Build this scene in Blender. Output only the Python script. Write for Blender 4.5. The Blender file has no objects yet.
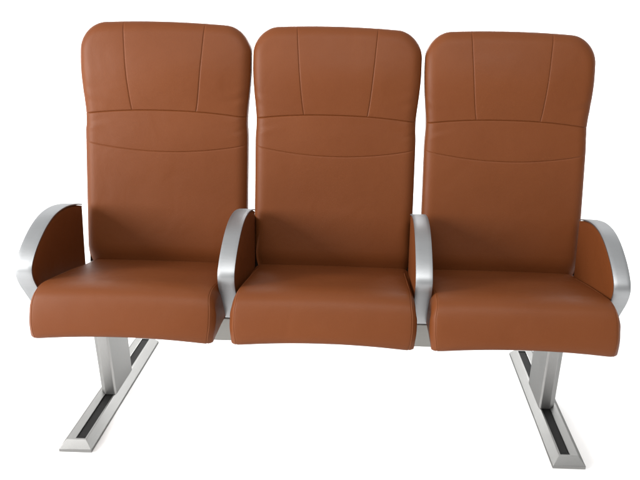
import bpy, math, random
from math import sin, cos, pi, sqrt, exp
from mathutils import Matrix, Vector

S = bpy.context.scene
COL = S.collection

# ------------------------------------------------------------------ camera
cam = bpy.data.cameras.new('camera')
cam_o = bpy.data.objects.new('camera', cam)
COL.objects.link(cam_o)
S.camera = cam_o
PITCH, YAW, ROLL = 0.335488, 0.009276, 0.028195
def rot_level(v):
    """level camera vector (right, forward, up) to world"""
    c, s = cos(PITCH), sin(PITCH)
    v = (v[0], c*v[1] + s*v[2], -s*v[1] + c*v[2])
    c, s = cos(YAW), sin(YAW)
    return Vector((c*v[0] - s*v[1], s*v[0] + c*v[1], v[2]))
right = rot_level((cos(ROLL), 0, sin(ROLL)))
up = rot_level((-sin(ROLL), 0, cos(ROLL)))
back = -rot_level((0, 1, 0))
M = Matrix((right, up, back)).transposed().to_4x4()
M.translation = Vector((0.09602, -1.89714, 1.17247))
cam_o.matrix_world = M
cam.sensor_fit = 'HORIZONTAL'
cam.sensor_width = 36
cam.lens = 703.526 / 640 * 36
cam.shift_x = -(358.338 - 320) / 640
cam.shift_y = -(240 - 239.569) / 640
cam.clip_start = 0.05
cam.clip_end = 500
S.render.resolution_x, S.render.resolution_y = 1024, 768

# ------------------------------------------------------------------ light
S.view_settings.view_transform = 'Standard'
S.view_settings.look = 'None'
S.view_settings.exposure = 0
S.view_settings.gamma = 1
world = bpy.data.worlds.new('World')
S.world = world
world.use_nodes = True
wn, wl = world.node_tree.nodes, world.node_tree.links
wn.clear()
wo = wn.new('ShaderNodeOutputWorld')
bg = wn.new('ShaderNodeBackground')
tc = wn.new('ShaderNodeTexCoord')
dot = wn.new('ShaderNodeVectorMath'); dot.operation = 'DOT_PRODUCT'
ld = Vector((-0.55, 0.1, 0.8)).normalized()          # a room brighter overhead and on the left
dot.inputs[1].default_value = ld
ramp = wn.new('ShaderNodeMapRange')
ramp.inputs['From Min'].default_value = -0.5
ramp.inputs['From Max'].default_value = 0.95
ramp.inputs['To Min'].default_value = 0.24
ramp.inputs['To Max'].default_value = 0.9
ramp.interpolation_type = 'SMOOTHSTEP'
wl.new(tc.outputs['Generated'], dot.inputs[0])
wl.new(dot.outputs['Value'], ramp.inputs['Value'])
bg.inputs['Color'].default_value = (1.0, 0.995, 0.985, 1)
wl.new(ramp.outputs['Result'], bg.inputs['Strength'])
wl.new(bg.outputs[0], wo.inputs[0])

def area(name, loc, target, sx, sy, power, colour=(1, 1, 1)):
    d = bpy.data.lights.new(name, 'AREA')
    d.shape = 'RECTANGLE'; d.size = sx; d.size_y = sy
    d.energy = power; d.color = colour
    o = bpy.data.objects.new(name, d)
    COL.objects.link(o)
    o.location = loc
    o.rotation_euler = (Vector(target) - Vector(loc)).to_track_quat('-Z', 'Y').to_euler()
    return o
area('window_light', (-3.4, -1.75, 1.75), (0, 0, 0.6), 1.5, 1.7, 210, (1.0, 0.985, 0.965))
area('front_light', (0.0, -2.4, 3.2), (0, -0.2, 0.0), 3.0, 1.0, 68, (1.0, 0.99, 0.975))
# added lamps behind the seats that whiten the sweep and the floor beneath
area('sweep_light', (0, 1.45, 2.1), (0, 2.6, 1.4), 10.0, 0.5, 195)
area('floor_light', (0, 1.35, 1.35), (0, 0.1, 0.0), 1.5, 0.4, 32)

# ------------------------------------------------------------------ materials
def mat(name):
    m = bpy.data.materials.new(name)
    m.use_nodes = True
    n = m.node_tree.nodes
    return m, n, m.node_tree.links, n['Principled BSDF']

def leather_coords(n, l, tc):
    oi = n.new('ShaderNodeObjectInfo')
    mul = n.new('ShaderNodeMath'); mul.operation = 'MULTIPLY'; mul.inputs[1].default_value = 37
    add = n.new('ShaderNodeVectorMath'); add.operation = 'ADD'
    l.new(oi.outputs['Random'], mul.inputs[0]); l.new(tc.outputs['Object'], add.inputs[0]); l.new(mul.outputs[0], add.inputs[1])
    return add.outputs[0]

def leather(name, base, dark, rough=0.47):
    m, n, l, b = mat(name)
    tc = n.new('ShaderNodeTexCoord')
    co = leather_coords(n, l, tc)
    big = n.new('ShaderNodeTexNoise'); big.inputs['Scale'].default_value = 5; big.inputs['Detail'].default_value = 3
    mix = n.new('ShaderNodeMix'); mix.data_type = 'RGBA'
    mix.inputs['A'].default_value = (*base, 1); mix.inputs['B'].default_value = (*dark, 1)
    mr = n.new('ShaderNodeMapRange')
    mr.inputs['From Min'].default_value = 0.35; mr.inputs['From Max'].default_value = 0.7
    l.new(co, big.inputs['Vector'])
    l.new(big.outputs['Fac'], mr.inputs['Value'])
    l.new(mr.outputs['Result'], mix.inputs['Factor'])
    l.new(mix.outputs['Result'], b.inputs['Base Color'])
    # roughness
    rn = n.new('ShaderNodeTexNoise'); rn.inputs['Scale'].default_value = 22; rn.inputs['Detail'].default_value = 4
    rr = n.new('ShaderNodeMapRange')
    rr.inputs['To Min'].default_value = rough - 0.06; rr.inputs['To Max'].default_value = rough + 0.08
    l.new(co, rn.inputs['Vector'])
    l.new(rn.outputs['Fac'], rr.inputs['Value'])
    l.new(rr.outputs['Result'], b.inputs['Roughness'])
    # pebbled grain and soft, broad unevenness of the padding
    vo = n.new('ShaderNodeTexVoronoi'); vo.inputs['Scale'].default_value = 620
    l.new(co, vo.inputs['Vector'])
    b1 = n.new('ShaderNodeBump'); b1.inputs['Strength'].default_value = 0.22; b1.inputs['Distance'].default_value = 0.0006
    l.new(vo.outputs['Distance'], b1.inputs['Height'])
    wv = n.new('ShaderNodeTexNoise'); wv.inputs['Scale'].default_value = 9; wv.inputs['Detail'].default_value = 2.5
    wv.inputs['Distortion'].default_value = 0.6
    l.new(co, wv.inputs['Vector'])
    b2 = n.new('ShaderNodeBump'); b2.inputs['Strength'].default_value = 0.35; b2.inputs['Distance'].default_value = 0.006
    l.new(wv.outputs['Fac'], b2.inputs['Height'])
    l.new(b1.outputs['Normal'], b2.inputs['Normal'])
    l.new(b2.outputs['Normal'], b.inputs['Normal'])
    b.inputs['Specular IOR Level'].default_value = 0.17
    return m

LEATHER = leather('tan_leather', (0.139, 0.0398, 0.0110), (0.129, 0.0358, 0.0094))
PIPING = leather('tan_leather_piping', (0.18, 0.058, 0.02), (0.16, 0.05, 0.017))
SHELL, n, l, b = mat('dark_shell_plastic')
b.inputs['Base Color'].default_value = (0.014, 0.009, 0.007, 1)
b.inputs['Roughness'].default_value = 0.85
b.inputs['Specular IOR Level'].default_value = 0.0

def metal(name, base, rough, stretch, aniso=0.0):
    m, n, l, b = mat(name)
    b.inputs['Metallic'].default_value = 1
    b.inputs['Specular Tint'].default_value = (0.35, 0.35, 0.35, 1)
    tc = n.new('ShaderNodeTexCoord')
    mp = n.new('ShaderNodeMapping'); mp.inputs['Scale'].default_value = stretch
    no = n.new('ShaderNodeTexNoise'); no.inputs['Scale'].default_value = 1; no.inputs['Detail'].default_value = 4
    l.new(tc.outputs['Object'], mp.inputs['Vector']); l.new(mp.outputs['Vector'], no.inputs['Vector'])
    mx = n.new('ShaderNodeMix'); mx.data_type = 'RGBA'
    mx.inputs['A'].default_value = tuple(c*0.9 for c in base) + (1,)
    mx.inputs['B'].default_value = tuple(min(1, c*1.1) for c in base) + (1,)
    l.new(no.outputs['Fac'], mx.inputs['Factor'])
    l.new(mx.outputs['Result'], b.inputs['Base Color'])
    rr = n.new('ShaderNodeMapRange')
    rr.inputs['To Min'].default_value = rough - 0.06; rr.inputs['To Max'].default_value = rough + 0.08
    l.new(no.outputs['Fac'], rr.inputs['Value']); l.new(rr.outputs['Result'], b.inputs['Roughness'])
    bu = n.new('ShaderNodeBump'); bu.inputs['Strength'].default_value = 0.12; bu.inputs['Distance'].default_value = 0.0004
    l.new(no.outputs['Fac'], bu.inputs['Height']); l.new(bu.outputs['Normal'], b.inputs['Normal'])
    return m
BRUSHED = metal('brushed_aluminium', (0.37, 0.38, 0.39), 0.47, (30, 900, 900))
SATIN = metal('satin_aluminium', (0.33, 0.33, 0.325), 0.44, (500, 500, 25))
EXTR = metal('extruded_aluminium', (0.28, 0.28, 0.275), 0.42, (500, 20, 500))
BEAMM = metal('painted_beam', (0.27, 0.265, 0.25), 0.5, (15, 300, 300))
RUBBER, n, l, b = mat('black_rubber')
b.inputs['Base Color'].default_value = (0.012, 0.012, 0.012, 1)
b.inputs['Roughness'].default_value = 0.65
b.inputs['Specular IOR Level'].default_value = 0.12
nt = n.new('ShaderNodeTexNoise'); nt.inputs['Scale'].default_value = 400
bu = n.new('ShaderNodeBump'); bu.inputs['Strength'].default_value = 0.3; bu.inputs['Distance'].default_value = 0.0005
tcr = n.new('ShaderNodeTexCoord'); l.new(tcr.outputs['Object'], nt.inputs['Vector'])
l.new(nt.outputs['Fac'], bu.inputs['Height']); l.new(bu.outputs['Normal'], b.inputs['Normal'])
FLOOR, n, l, b = mat('white_floor')
b.inputs['Roughness'].default_value = 0.9
b.inputs['Specular IOR Level'].default_value = 0.1
nf = n.new('ShaderNodeTexNoise'); nf.inputs['Scale'].default_value = 3
mf = n.new('ShaderNodeMix'); mf.data_type = 'RGBA'
mf.inputs['A'].default_value = (0.9, 0.9, 0.9, 1); mf.inputs['B'].default_value = (0.92, 0.92, 0.92, 1)
l.new(nf.outputs['Fac'], mf.inputs['Factor']); l.new(mf.outputs['Result'], b.inputs['Base Color'])

# ------------------------------------------------------------------ mesh helpers
def mesh_obj(name, verts, faces, m, parent=None, smooth=True, loc=(0, 0, 0), angle=None):
    me = bpy.data.meshes.new(name)
    me.from_pydata([tuple(v) for v in verts], [], faces)
    me.update()
    me.materials.append(m)
    if smooth:
        me.polygons.foreach_set('use_smooth', [True]*len(me.polygons))
        if angle: me.set_sharp_from_angle(angle=math.radians(angle))
    o = bpy.data.objects.new(name, me)
    COL.objects.link(o)
    o.location = loc
    if parent: o.parent = parent
    return o

def grid_faces(nr, nc, base=0, flip=False, wrap=False):
    f = []
    for i in range(nr - (0 if wrap else 1)):
        for j in range(nc-1):
            a = base + i*nc + j; d = base + ((i+1) % nr)*nc + j
            q = (a, a+1, d+1, d)
            f.append(q[::-1] if flip else q)
    return f

def smooth_curve(pts, n=8, closed=False):
    """Catmull-Rom through 2D points"""
    out = []
    N = len(pts)
    rng = range(N if closed else N-1)
    for i in rng:
        P = [pts[(i+k) % N] if closed else pts[min(max(i+k, 0), N-1)] for k in (-1, 0, 1, 2)]
        for k in range(n):
            t = k/n
            out.append(tuple(0.5*((2*P[1][d]) + (-P[0][d]+P[2][d])*t + (2*P[0][d]-5*P[1][d]+4*P[2][d]-P[3][d])*t*t
                                  + (-P[0][d]+3*P[1][d]-3*P[2][d]+P[3][d])*t**3) for d in range(2)))
    if not closed: out.append(tuple(pts[-1]))
    return out

def normals2(pts, closed):
    out = []
    N = len(pts)
    for i in range(N):
        a = pts[(i-1) % N] if closed or i > 0 else pts[0]
        b_ = pts[(i+1) % N] if closed or i < N-1 else pts[-1]
        dx, dy = b_[0]-a[0], b_[1]-a[1]
        L = sqrt(dx*dx+dy*dy) or 1
        out.append((dy/L, -dx/L))
    return out

def tube(verts, faces, path, r, seg=8):
    base = len(verts); N = len(path)
    for i, p in enumerate(path):
        a, b_ = Vector(path[max(i-1, 0)]), Vector(path[min(i+1, N-1)])
        t = (b_-a).normalized()
        ref = Vector((1, 0, 0)) if abs(t.x) < 0.9 else Vector((0, 0, 1))
        u = t.cross(ref).normalized(); v = t.cross(u)
        for k in range(seg):
            an = 2*pi*k/seg
            verts.append(Vector(p) + u*cos(an)*r + v*sin(an)*r)
    for i in range(N-1):
        for k in range(seg):
            a = base+i*seg+k; b2 = base+i*seg+(k+1) % seg
            faces.append((a, b2, b2+seg, a+seg))

def smst(a, b_, x):
    t = min(1, max(0, (x-a)/(b_-a))); return t*t*(3-2*t)

# ------------------------------------------------------------------ setting
mesh_obj('floor', [(-9, -9, 0), (9, -9, 0), (9, 1.9, 0), (-9, 1.9, 0)], [(0, 1, 2, 3)], FLOOR, smooth=False)['kind'] = 'structure'
sw = [(1.9+0.7*sin(pi/2*k/20), 0.7*(1-cos(pi/2*k/20))) for k in range(21)] + [(2.6, 3.0)]
mesh_obj('backdrop', [(x, y, z) for y, z in sw for x in (-9, 9)], [(2*k, 2*k+1, 2*k+3, 2*k+2) for k in range(len(sw)-1)], FLOOR)['kind'] = 'structure'

# ------------------------------------------------------------------ the bench
bench = bpy.data.objects.new('passenger_bench', None)
COL.objects.link(bench)
bench['label'] = 'three joined tan leather high back seats with brushed metal armrests on two metal feet'
bench['category'] = 'seating'

# ---- backrest ------------------------------------------------------
ZB, ZT, RC = 0.352, 1.072, 0.074
SEAM = 0.834
def w_of(z):
    return 0.2400 - 0.0022*exp(-((z-0.822)/0.05)**2) + 0.0085*smst(0.83, 0.965, z)
def seam1(x): return -0.016*min(1.2, (abs(x)/0.233))**2.2
def seam2(x): return 0.024*(min(1.1, abs(x)/0.229))**2
CL = [0, .0009, .0018, .0028, .004, .0058, .0085, .013]
def rows(a, b_, n, ca=True, cb=True):
    """positions from a to b with a cluster of close rows at either end"""
    L = b_-a
    lo = [c for c in CL] if ca else [0]
    hi = [L-c for c in CL[::-1]] if cb else [L]
    s, e = lo[-1], hi[0]
    mid = [s+(e-s)*k/n for k in range(1, n)]
    return [a+v for v in lo+mid+hi]
def back_panel(zs, z2groove, head):
    # columns: fraction knots [-1, -k, k, 1] follow the two upright seams
    edge = [0, .0006, .0015, .003, .005, .008, .012, .017, .023, .031, .04]
    verts = []
    nc = None
    pads = [0.018, 0.012, 0.006]
    zlist = list(zs)
    toppad = [0.006, 0.012, 0.018] if head else []
    for ri in range(len(zlist)+len(toppad)):
        zn = zlist[min(ri, len(zlist)-1)]
        ypad_r = toppad[ri-len(zlist)] if ri >= len(zlist) else 0
        w = w_of(zn)
        # rounded top corners
        if zn > ZT-RC:
            q = min(1, (zn-(ZT-RC))/RC)
            wr = w - RC*(1-sqrt(max(0, 1-q*q)))
        else: wr = w
        t = max(0, min(1.1, (zn-0.836)/0.24))
        ks = 0.093 + 0.025*(t**0.75)
        ks = min(ks, wr-0.012)
        L = wr-ks
        sc = L/(0.2445-0.118)
        half = [ks+v for v in CL[:]]          # outwards from the seam
        e2 = [wr-v for v in edge[::-1]]
        if L < 0.06:
            half = [ks+v*L/0.06 for v in CL]; e2 = [wr-v*L/0.06*0.9 for v in edge[::-1]]
        half += [half[-1]+(e2[0]-half[-1])*k/5 for k in range(1, 5)] + e2
        inner = [ks-v for v in CL[1:]][::-1]
        nin = 18
        c0 = inner[0]
        mid = [-c0 + 2*c0*k/nin for k in range(1, nin)]
        xs = [-v for v in half[::-1]] + [-v for v in inner[::-1]] + mid + inner + half
        xs = [xs[0]]*3 + xs + [xs[-1]]*3
        nc = len(xs)
        for ci, x in enumerate(xs):
            yp = ypad_r
            if ci < 3: yp = max(yp, pads[ci])
            if ci >= nc-3: yp = max(yp, pads[nc-1-ci])
            # seam curvature of the rows
            ax = abs(x)
            f1 = 1-smst(0, 0.16, abs(zn-SEAM)) ; f2 = 1-smst(0, 0.11, abs(zn-0.715))
            z = zn + seam1(x)*f1 + (seam2(x)*f2 if zn < SEAM else 0)
            # gentle crown of the top edge
            z += 0.010*(1-(ax/0.24)**2)*smst(0.9, ZT, zn)
            # distance to the outline
            if zn > ZT-RC and ax > w-RC:
                d = RC - sqrt((ax-(w-RC))**2 + (zn-(ZT-RC))**2)
            else:
                d = min(w-ax, ZT-zn)
            d = max(0, d)
            y = 0.0815 + (z-0.394)*0.205
            RR, DD = 0.032, 0.024
            y += 0.022*(1-smst(0.355, 0.435, z))
            if d < RR: y += DD*(1-sqrt(max(0, 1-(1-d/RR)**2)))
            # crown across, fuller head cushion, hollow of the back
            y += 0.010*(ax/w)**2
            y -= 0.014*sin(pi*smst(0.80, 1.10, z)) * (1-0.5*(ax/w)**2)
            y += 0.004*exp(-((z-0.60)/0.11)**2)*(1-(ax/w)**2)
            ef = min(1, d/0.012)
            # seams: padded valley and a stitched crease
            def groove(dist, deep=0.0026, valley=0.0012):
                return deep*exp(-(dist/0.0014)**2) + valley*exp(-dist/0.017)
            g = groove(abs(zn-SEAM))*(0.5+0.5*ef)
            g = max(g, groove(abs(zn-0.715), 0.0020, 0.0010)*(0.4+0.6*ef)*(1-smst(0.19, 0.235, ax)*0.5) if zn < SEAM else 0)
            if zn >= SEAM: g = max(g, groove(abs(ax-ks), 0.0018, 0.0010)*ef)
            y += g
            # pulled folds at the ends of the band between the two seams
            mk = exp(-((ax-0.222)/0.045)**2)*exp(-((z-0.790)/0.030)**2)
            y += mk*(0.0010*sin(2*pi*(z*21 + ax*7 + (0.35 if x > 0 else 0))) + 0.0006*sin(2*pi*(z*43 - x*15)))
            mk = exp(-((ax-0.215)/0.04)**2)*exp(-((z-0.875)/0.03)**2)
            y += 0.0010*mk*sin(2*pi*(z*26 - ax*9 + (0.5 if x > 0 else 0)))
            verts.append((x, y+yp, z - yp*0.1))
    faces = grid_faces(len(zlist)+len(toppad), nc)
    return verts, faces

head_z = rows(SEAM, ZT-RC, 26, True, False) + [ZT-RC+RC*sin(pi/2*k/16) for k in range(1, 17)]
low_z = [ZB+(0.46-ZB)*k/6 for k in range(6)] + rows(0.46, 0.715, 22, False, True) + rows(0.715, SEAM, 10)[1:]
HV, HF = back_panel(head_z, False, True)
LV, LF = back_panel(low_z, True, False)

def rounded_slab(w_fn, z0, z1, rc, y_fn, th, inset):
    """closed shell behind the padding: outline loop swept back and capped"""
    out = []
    for k in range(13): out.append((w_fn(z0 + (z1-rc-z0)*k/12), z0 + (z1-rc-z0)*k/12))
    w = w_fn(z1)
    for k in range(1, 9):
        a = pi/2*k/8
        out.append((w-rc+rc*cos(a), z1-rc+rc*sin(a)))
    loop = out + [(-x, z) for x, z in out[::-1]]
    verts, faces = [], []
    N = len(loop)
    stages = [(0.0, 0.0), (th*0.75, 0.0), (th*0.93, 0.006), (th, 0.018)]
    cx, cz = 0, (z0+z1)/2
    for dy, ins in stages:
        for x, z in loop:
            s = 1-(ins+inset)/0.24; sz = 1-(ins+inset)/0.36
            xx, zz = x*s, cz+(z-cz)*sz
            verts.append((xx, y_fn(zz)+dy, zz - dy*0.2))
    for k in range(len(stages)-1):
        for i in range(N):
            a = k*N+i; b_ = k*N+(i+1) % N
            faces.append((a, a+N, b_+N, b_))
    faces.append(tuple(range(N)))
    faces.append(tuple(range((len(stages)-1)*N, len(stages)*N))[::-1])
    return verts, faces
SV, SF = rounded_slab(w_of, 0.335, ZT+0.008, RC, lambda z: 0.0815+(z-0.394)*0.205+0.030, 0.050, 0.0050)

# ---- seat cushion --------------------------------------------------
prof = smooth_curve([(0.115, 0.372), (0.10, 0.390), (0.05, 0.402), (-0.03, 0.417), (-0.12, 0.434), (-0.20, 0.450), (-0.255, 0.4605),
                     (-0.290, 0.4605), (-0.314, 0.449), (-0.331, 0.419), (-0.343, 0.382), (-0.347, 0.354), (-0.338, 0.3395),
                     (-0.31, 0.338), (-0.24, 0.338), (-0.15, 0.338), (-0.05, 0.338), (0.05, 0.338), (0.10, 0.340), (0.115, 0.352)], 6, True)
pn = normals2(prof, True)
# make the normals point outwards
cyy = sum(p[0] for p in prof)/len(prof); czz = sum(p[1] for p in prof)/len(prof)
if sum((p[0]-cyy)*q[0]+(p[1]-czz)*q[1] for p, q in zip(prof, pn)) < 0:
    pn = [(-a, -b_) for a, b_ in pn]
def cushion():
    verts = []
    e = [0, .0003, .001, .0025, .005, .007, .009, .0105, .0114, .0121, .0128, .0135, .0142, .0149, .0158, .0175, .029, .042]
    rails = [[], []]
    N = len(prof)
    for (y, z), (ny, nz) in zip(prof, pn):
        front = smst(-0.16, -0.25, y) if y > -0.25 else 1
        front = 1-smst(-0.25, -0.15, y)
        w = 0.2285 + front*(0.0045 - 0.004*smst(0.425, 0.462, z))
        topness = max(0, nz); botness = max(0, -nz)
        R = 0.021 + 0.006*topness*front - 0.014*botness
        xs = [-(w-v) for v in e] + [-(w-.042)+(2*(w-.042))*k/22 for k in range(1, 22)] + [w-v for v in e[::-1]]
        for x in xs:
            d = w-abs(x)
            SD = 0.0135
            t = min(1, d/SD)
            ins = R*(0.5*(1-t) + 0.5*(1-sqrt(max(0, 1-(1-t)**2)))) if d < SD else 0
            ins += 0.0017*exp(-((d-SD)/0.0011)**2)*(0.3+0.7*front) + 0.0012*exp(-abs(d-SD)/0.006)
            ux = 1-(abs(x)/w)**2
            ty, tz = min(0.02, max(-0.295, y)), 0.392
            L = sqrt((ty-y)**2 + (tz-z)**2) or 1
            ins = min(ins, 0.5*L)
            zz = z + (tz-z)/L*ins; yy = y + (ty-y)/L*ins
            # crowned top, bottom edge drawn up in the middle, belly of the front
            zz += (0.009*max(0, nz) - 0.006*smst(-0.12, 0.05, y)*max(0, nz))*(ux if y < -0.12 else 1 if False else ux) - 0.004*smst(-0.12, 0.05, y)*max(0, nz)
            zz += 0.015*(1-(abs(x)/w)**2)*(1-smst(0.338, 0.42, z))*(1-smst(-0.30, -0.2, y))
            yy -= 0.008*ux*max(0, -ny)*front
            # tuck beside the side seam
            zz -= 0.0016*nz*exp(-((d-0.009)/0.003)**2)*0
            # the side panels lean in towards the bottom
            xx = x*(1-0.045*smst(0.40, 0.338, zz) - 0) if False else x*(1 - 0.028*(1-smst(0.338, 0.395, zz))*front)
            verts.append((xx, yy, zz))
        rails[0].append(verts[-len(xs)+11]); rails[1].append(verts[-12])
    nc = len(xs)
    faces = grid_faces(N, nc, wrap=True)
    # orientation is fixed by recalc later
    faces.append(tuple(i*nc for i in range(N)))
    faces.append(tuple(i*nc+nc-1 for i in range(N))[::-1])
    return verts, faces, rails
CV, CF, CR = cushion()
def cushion_piping(which):
    v, f = [], []
    for side, rail in (((-1, CR[0]),) if which < 0 else ((1, CR[1]),)):
        pts = [Vector(p) for p in rail]
        # keep the run over the top and down the nose
        path = [Vector((p.x + side*0.0006, p.y, p.z)) for p in pts if True]
        path = path[14:76]
        tube(v, f, path, 0.0012, 8)
        # second, finer stitched ridge a little further in
    return v, f

import bmesh
def fix_normals(o):
    bm = bmesh.new(); bm.from_mesh(o.data)
    bmesh.ops.recalc_face_normals(bm, faces=bm.faces[:])
    bm.to_mesh(o.data); bm.free()
    return o

def link_copy(o, parent, loc=None):
    c = o.copy(); COL.objects.link(c); c.parent = parent
    if loc is not None: c.location = loc
    return c

backrest = mesh_obj('backrest', LV, LF, LEATHER, bench)
headrest = mesh_obj('headrest', HV, HF, LEATHER, backrest)
shell = fix_normals(mesh_obj('back_shell', SV, SF, SHELL, backrest, angle=40))
cush = fix_normals(mesh_obj('seat_cushion', CV, CF, LEATHER, bench, angle=50))
pips = [mesh_obj('piping', *cushion_piping(q), PIPING, cush) for q in (-1, 1)]
backrest.location = (-0.506, 0, 0); backrest.scale = (1.014, 1, 1); cush.location = (-0.5, 0, 0)
for x in (0.0, 0.5):
    bk = link_copy(backrest, bench, (x*1.014, 0, 0))
    bk.scale = (1.0 + 0.01*x, 1, 1)
    link_copy(headrest, bk); link_copy(shell, bk)
    cu = link_copy(cush, bench, (x, 0, 0))
    if x > 0.4: cu.scale = (1.015, 1, 1)
    for pip in pips: link_copy(pip, cu)

# ---- armrests ------------------------------------------------------
arm_raw = [(0.104, 0.5600), (0.06, 0.5735), (0.0, 0.586), (-0.05, 0.5895), (-0.095, 0.586), (-0.14, 0.574), (-0.18, 0.556),
           (-0.214, 0.5355), (-0.239, 0.5145), (-0.2535, 0.4945), (-0.2550, 0.4720), (-0.2440, 0.4450), (-0.2250, 0.4160), (-0.2060, 0.3880), (-0.190, 0.362), (-0.181, 0.340)]
arm_curve = smooth_curve(arm_raw, 6)
an = normals2(arm_curve, False)
ccy, ccz = -0.05, 0.46
if sum((p[0]-ccy)*q[0]+(p[1]-ccz)*q[1] for p, q in zip(arm_curve, an)) < 0: an = [(-a, -b_) for a, b_ in an]
def arm_band():
    hw, th, bv = 0.0215, 0.0035, 0.0010
    sec = [(-hw, -th), (-hw, -bv), (-hw+bv*0.3, -bv*0.3), (-hw+bv, 0), (-hw*0.5, 0.0004), (0, 0.0005), (hw*0.5, 0.0004), (hw-bv, 0), (hw-bv*0.3, -bv*0.3), (hw, -bv), (hw, -th)]
    v = []
    for (y, z), (ny, nz) in list(zip(arm_curve, an))[2:]:
        for x, o in sec: v.append((x, y+ny*o, z+nz*o))
    nc = len(sec); N = len(arm_curve)-2
    f = []
    for i in range(N-1):
        for j in range(nc):
            a = i*nc+j; b_ = i*nc+(j+1) % nc
            f.append((a, b_, b_+nc, a+nc))
    f.append(tuple(range(nc))); f.append(tuple(range((N-1)*nc, N*nc))[::-1])
    return v, f
def arm_pad(side):
    # outline inside the band, closed by an upright rear edge
    inner = [(y-ny*0.0046, z-nz*0.0046) for (y, z), (ny, nz) in zip(arm_curve, an)]
    inner = inner[1:]
    inner = [p for p in inner if p[1] > 0.347]
    loop = inner + [(-0.12, 0.342), (-0.04, 0.342), (0.05, 0.342), (0.072, 0.343), (0.078, 0.350), (0.082, 0.40), (0.0885, 0.47), (0.094, 0.52), (0.0965, 0.545), (0.0965, 0.553)]
    ln = normals2(loop, True)
    cy = sum(p[0] for p in loop)/len(loop); cz = sum(p[1] for p in loop)/len(loop)
    if sum((p[0]-cy)*q[0]+(p[1]-cz)*q[1] for p, q in zip(loop, ln)) < 0: ln = [(-a, -b_) for a, b_ in ln]
    st = [(0.0, 0.0), (0.0150, 0.0), (0.0175, 0.0007), (0.0190, 0.0022), (0.0199, 0.0050)]
    cy, cz = -0.06, 0.45
    v, f = [], []
    for x, ins in st:
        for (y, z), (ny, nz) in zip(loop, ln): v.append((side*x, y-ny*ins, z-nz*ins))
    k0 = len(st)
    last = [(y-ny*0.005, z-nz*0.005) for (y, z), (ny, nz) in zip(loop, ln)]
    for s, x in ((0.92, 0.0204), (0.75, 0.0212), (0.5, 0.0219), (0.25, 0.0222)):
        for y, z in last: v.append((side*x, cy+(y-cy)*s, cz+(z-cz)*s))
        k0 += 1
    N = len(loop)
    for k in range(k0-1):
        for i in range(N):
            a = k*N+i; b_ = k*N+(i+1) % N
            f.append((a, b_, b_+N, a+N))
    f.append(tuple(range(N))); 
    v.append((side*0.0223, cy, cz)); c = len(v)-1
    for i in range(N): f.append(((k0-1)*N+i, (k0-1)*N+(i+1) % N, c))
    return v, f
bv, bf = arm_band()
arm = fix_normals(mesh_obj('armrest', bv, bf, BRUSHED, bench, angle=25))
pads = [fix_normals(mesh_obj('side_pad', *arm_pad(s), LEATHER, arm, angle=60)) for s in (-1, 1)]
arm.location = (-0.766, 0, 0)
for x in (-0.2515, 0.2500, 0.7485):
    c = link_copy(arm, bench, (x, 0, 0))
    for p in pads: link_copy(p, c)

# ---- beam ----------------------------------------------------------
def extrude_x(sec, x0, x1):
    N = len(sec)
    v = [(x0, y, z) for y, z in sec]+[(x1, y, z) for y, z in sec]
    f = [(i, (i+1) % N, N+(i+1) % N, N+i) for i in range(N)]
    f += [tuple(range(N))[::-1], tuple(range(N, 2*N))]
    return v, f
def rrect(y0, z0, y1, z1, r, n=4):
    out = []
    for cy, cz, a0 in ((y1-r, z1-r, 0), (y0+r, z1-r, 90), (y0+r, z0+r, 180), (y1-r, z0+r, 270)):
        for k in range(n+1):
            a = math.radians(a0+90*k/n); out.append((cy+r*cos(a), cz+r*sin(a)))
    return out
v, f = extrude_x(rrect(-0.178, 0.268, 0.125, 0.3365, 0.004), -0.715, 0.715)
fix_normals(mesh_obj('cross_beam', v, f, BEAMM, bench, angle=30))

# ---- added blocks that stop floor_light leaking between neighbouring backs ------
for x in (-0.2515, 0.2500):
    v, f = extrude_x(rrect(0.104, 0.330, 0.150, 0.530, 0.006), -0.013, 0.013)
    fix_normals(mesh_obj('gap_light_block', v, f, SHELL, bench, angle=30, loc=(x, 0, 0)))

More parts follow.
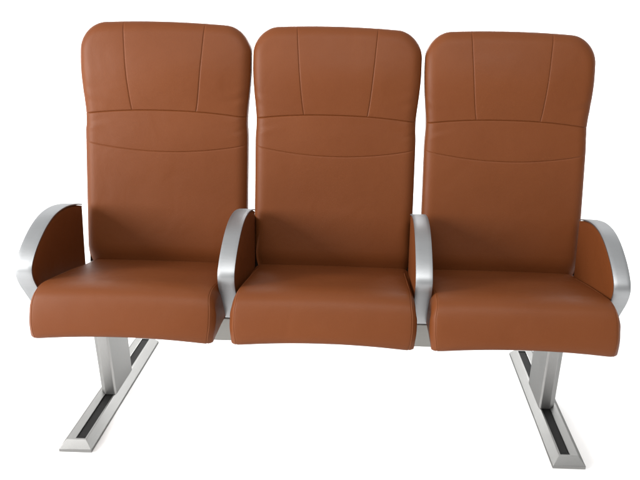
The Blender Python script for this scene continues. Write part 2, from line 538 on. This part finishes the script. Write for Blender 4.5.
# ---- legs ----------------------------------------------------------
def leg_post(side):
    # elongated profile with chamfered corners; narrows a little in depth toward the foot
    sec = [(0.0235, -0.070), (0.006, -0.089), (-0.0205, -0.089), (-0.0255, -0.084),
           (-0.0255, 0.056), (-0.020, 0.062), (0.006, 0.062), (0.0235, 0.044)]
    v, N = [], len(sec)
    for z, dy, back_ in ((0.0302, 0, 1.0), (0.33, -0.028, 1.10)):
        for x, y in sec:
            v.append((side*(0.652+x), (y if y < 0 else y*back_)+dy, z))
    f = [(i, (i+1) % N, N+(i+1) % N, N+i) for i in range(N)] + [tuple(range(N))[::-1], tuple(range(N, 2*N))]
    return v, f
def foot_rail(side):
    X = [0.613, 0.6155, 0.630, 0.6355, 0.6605, 0.6835, 0.6975, 0.700]
    yb0, yb1, yt0, yt1, s0, s1 = -0.327, 0.297, -0.312, 0.282, -0.306, 0.270
    H, h = 0.030, 0.009
    v, f = [], []
    def loop(x0, x1, y0, y1, z):
        b0 = len(v)
        v.extend([(x0, y0, z), (x1, y0, z), (x1, y1, z), (x0, y1, z)]); return b0
    def band(a, b_):
        for i in range(4): f.append((a+i, a+(i+1) % 4, b_+(i+1) % 4, b_+i))
    l0 = loop(X[0], X[7], yb0, yb1, 0.0003)
    l1 = loop(X[0], X[7], yb0, yb1, h)
    l2 = loop(X[2], X[5], yt0, yt1, H-0.001)
    l3 = loop(X[2]+0.001, X[5]-0.001, yt0+0.001, yt1-0.001, H)
    l4 = loop(X[3], X[4], s0, s1, H)
    l5 = loop(X[3], X[4], s0, s1, H-0.007)
    f.append((l0+3, l0+2, l0+1, l0)); band(l0, l1); band(l1, l2); band(l2, l3); band(l3, l4); band(l4, l5)
    f.append((l5, l5+1, l5+2, l5+3))
    v = [(side*x, y, z) for x, y, z in v]
    return v, f
def strip(side):
    X0, X1, y0, y1 = 0.6359, 0.6601, -0.3055, 0.2695
    v, f = [], []
    for (a, b_, c, d) in ((y0, y0+0.010, 0.0282, 0), (y0+0.0108, y1, 0.0272, 0)):
        k = len(v)
        v += [(side*x, y, z) for z in (0.0232, c-0.0012) for x, y in ((X0, a), (X1, a), (X1, b_), (X0, b_))]
        v += [(side*x, y, c) for x, y in ((X0+.0012, a+.0012), (X1-.0012, a+.0012), (X1-.0012, b_-.0012), (X0+.0012, b_-.0012))]
        f.append((k+3, k+2, k+1, k))
        for q in (0, 4):
            for i in range(4): f.append((k+q+i, k+q+(i+1) % 4, k+q+4+(i+1) % 4, k+q+4+i))
        f.append((k+8, k+9, k+10, k+11))
    return v, f
def bevel(o, w, seg=2):
    m = o.modifiers.new('bevel', 'BEVEL'); m.width = w; m.segments = seg; m.limit_method = 'ANGLE'; m.angle_limit = math.radians(20)
    m.harden_normals = False
for side in (-1, 1):
    lg = fix_normals(mesh_obj('leg', *leg_post(side), SATIN, bench, angle=12))
    bevel(lg, 0.0012)
    fr = fix_normals(mesh_obj('foot_rail', *foot_rail(side), EXTR, bench, angle=12))
    bevel(fr, 0.0007)
    fix_normals(mesh_obj('rubber_strip', *strip(side), RUBBER, fr, angle=12))
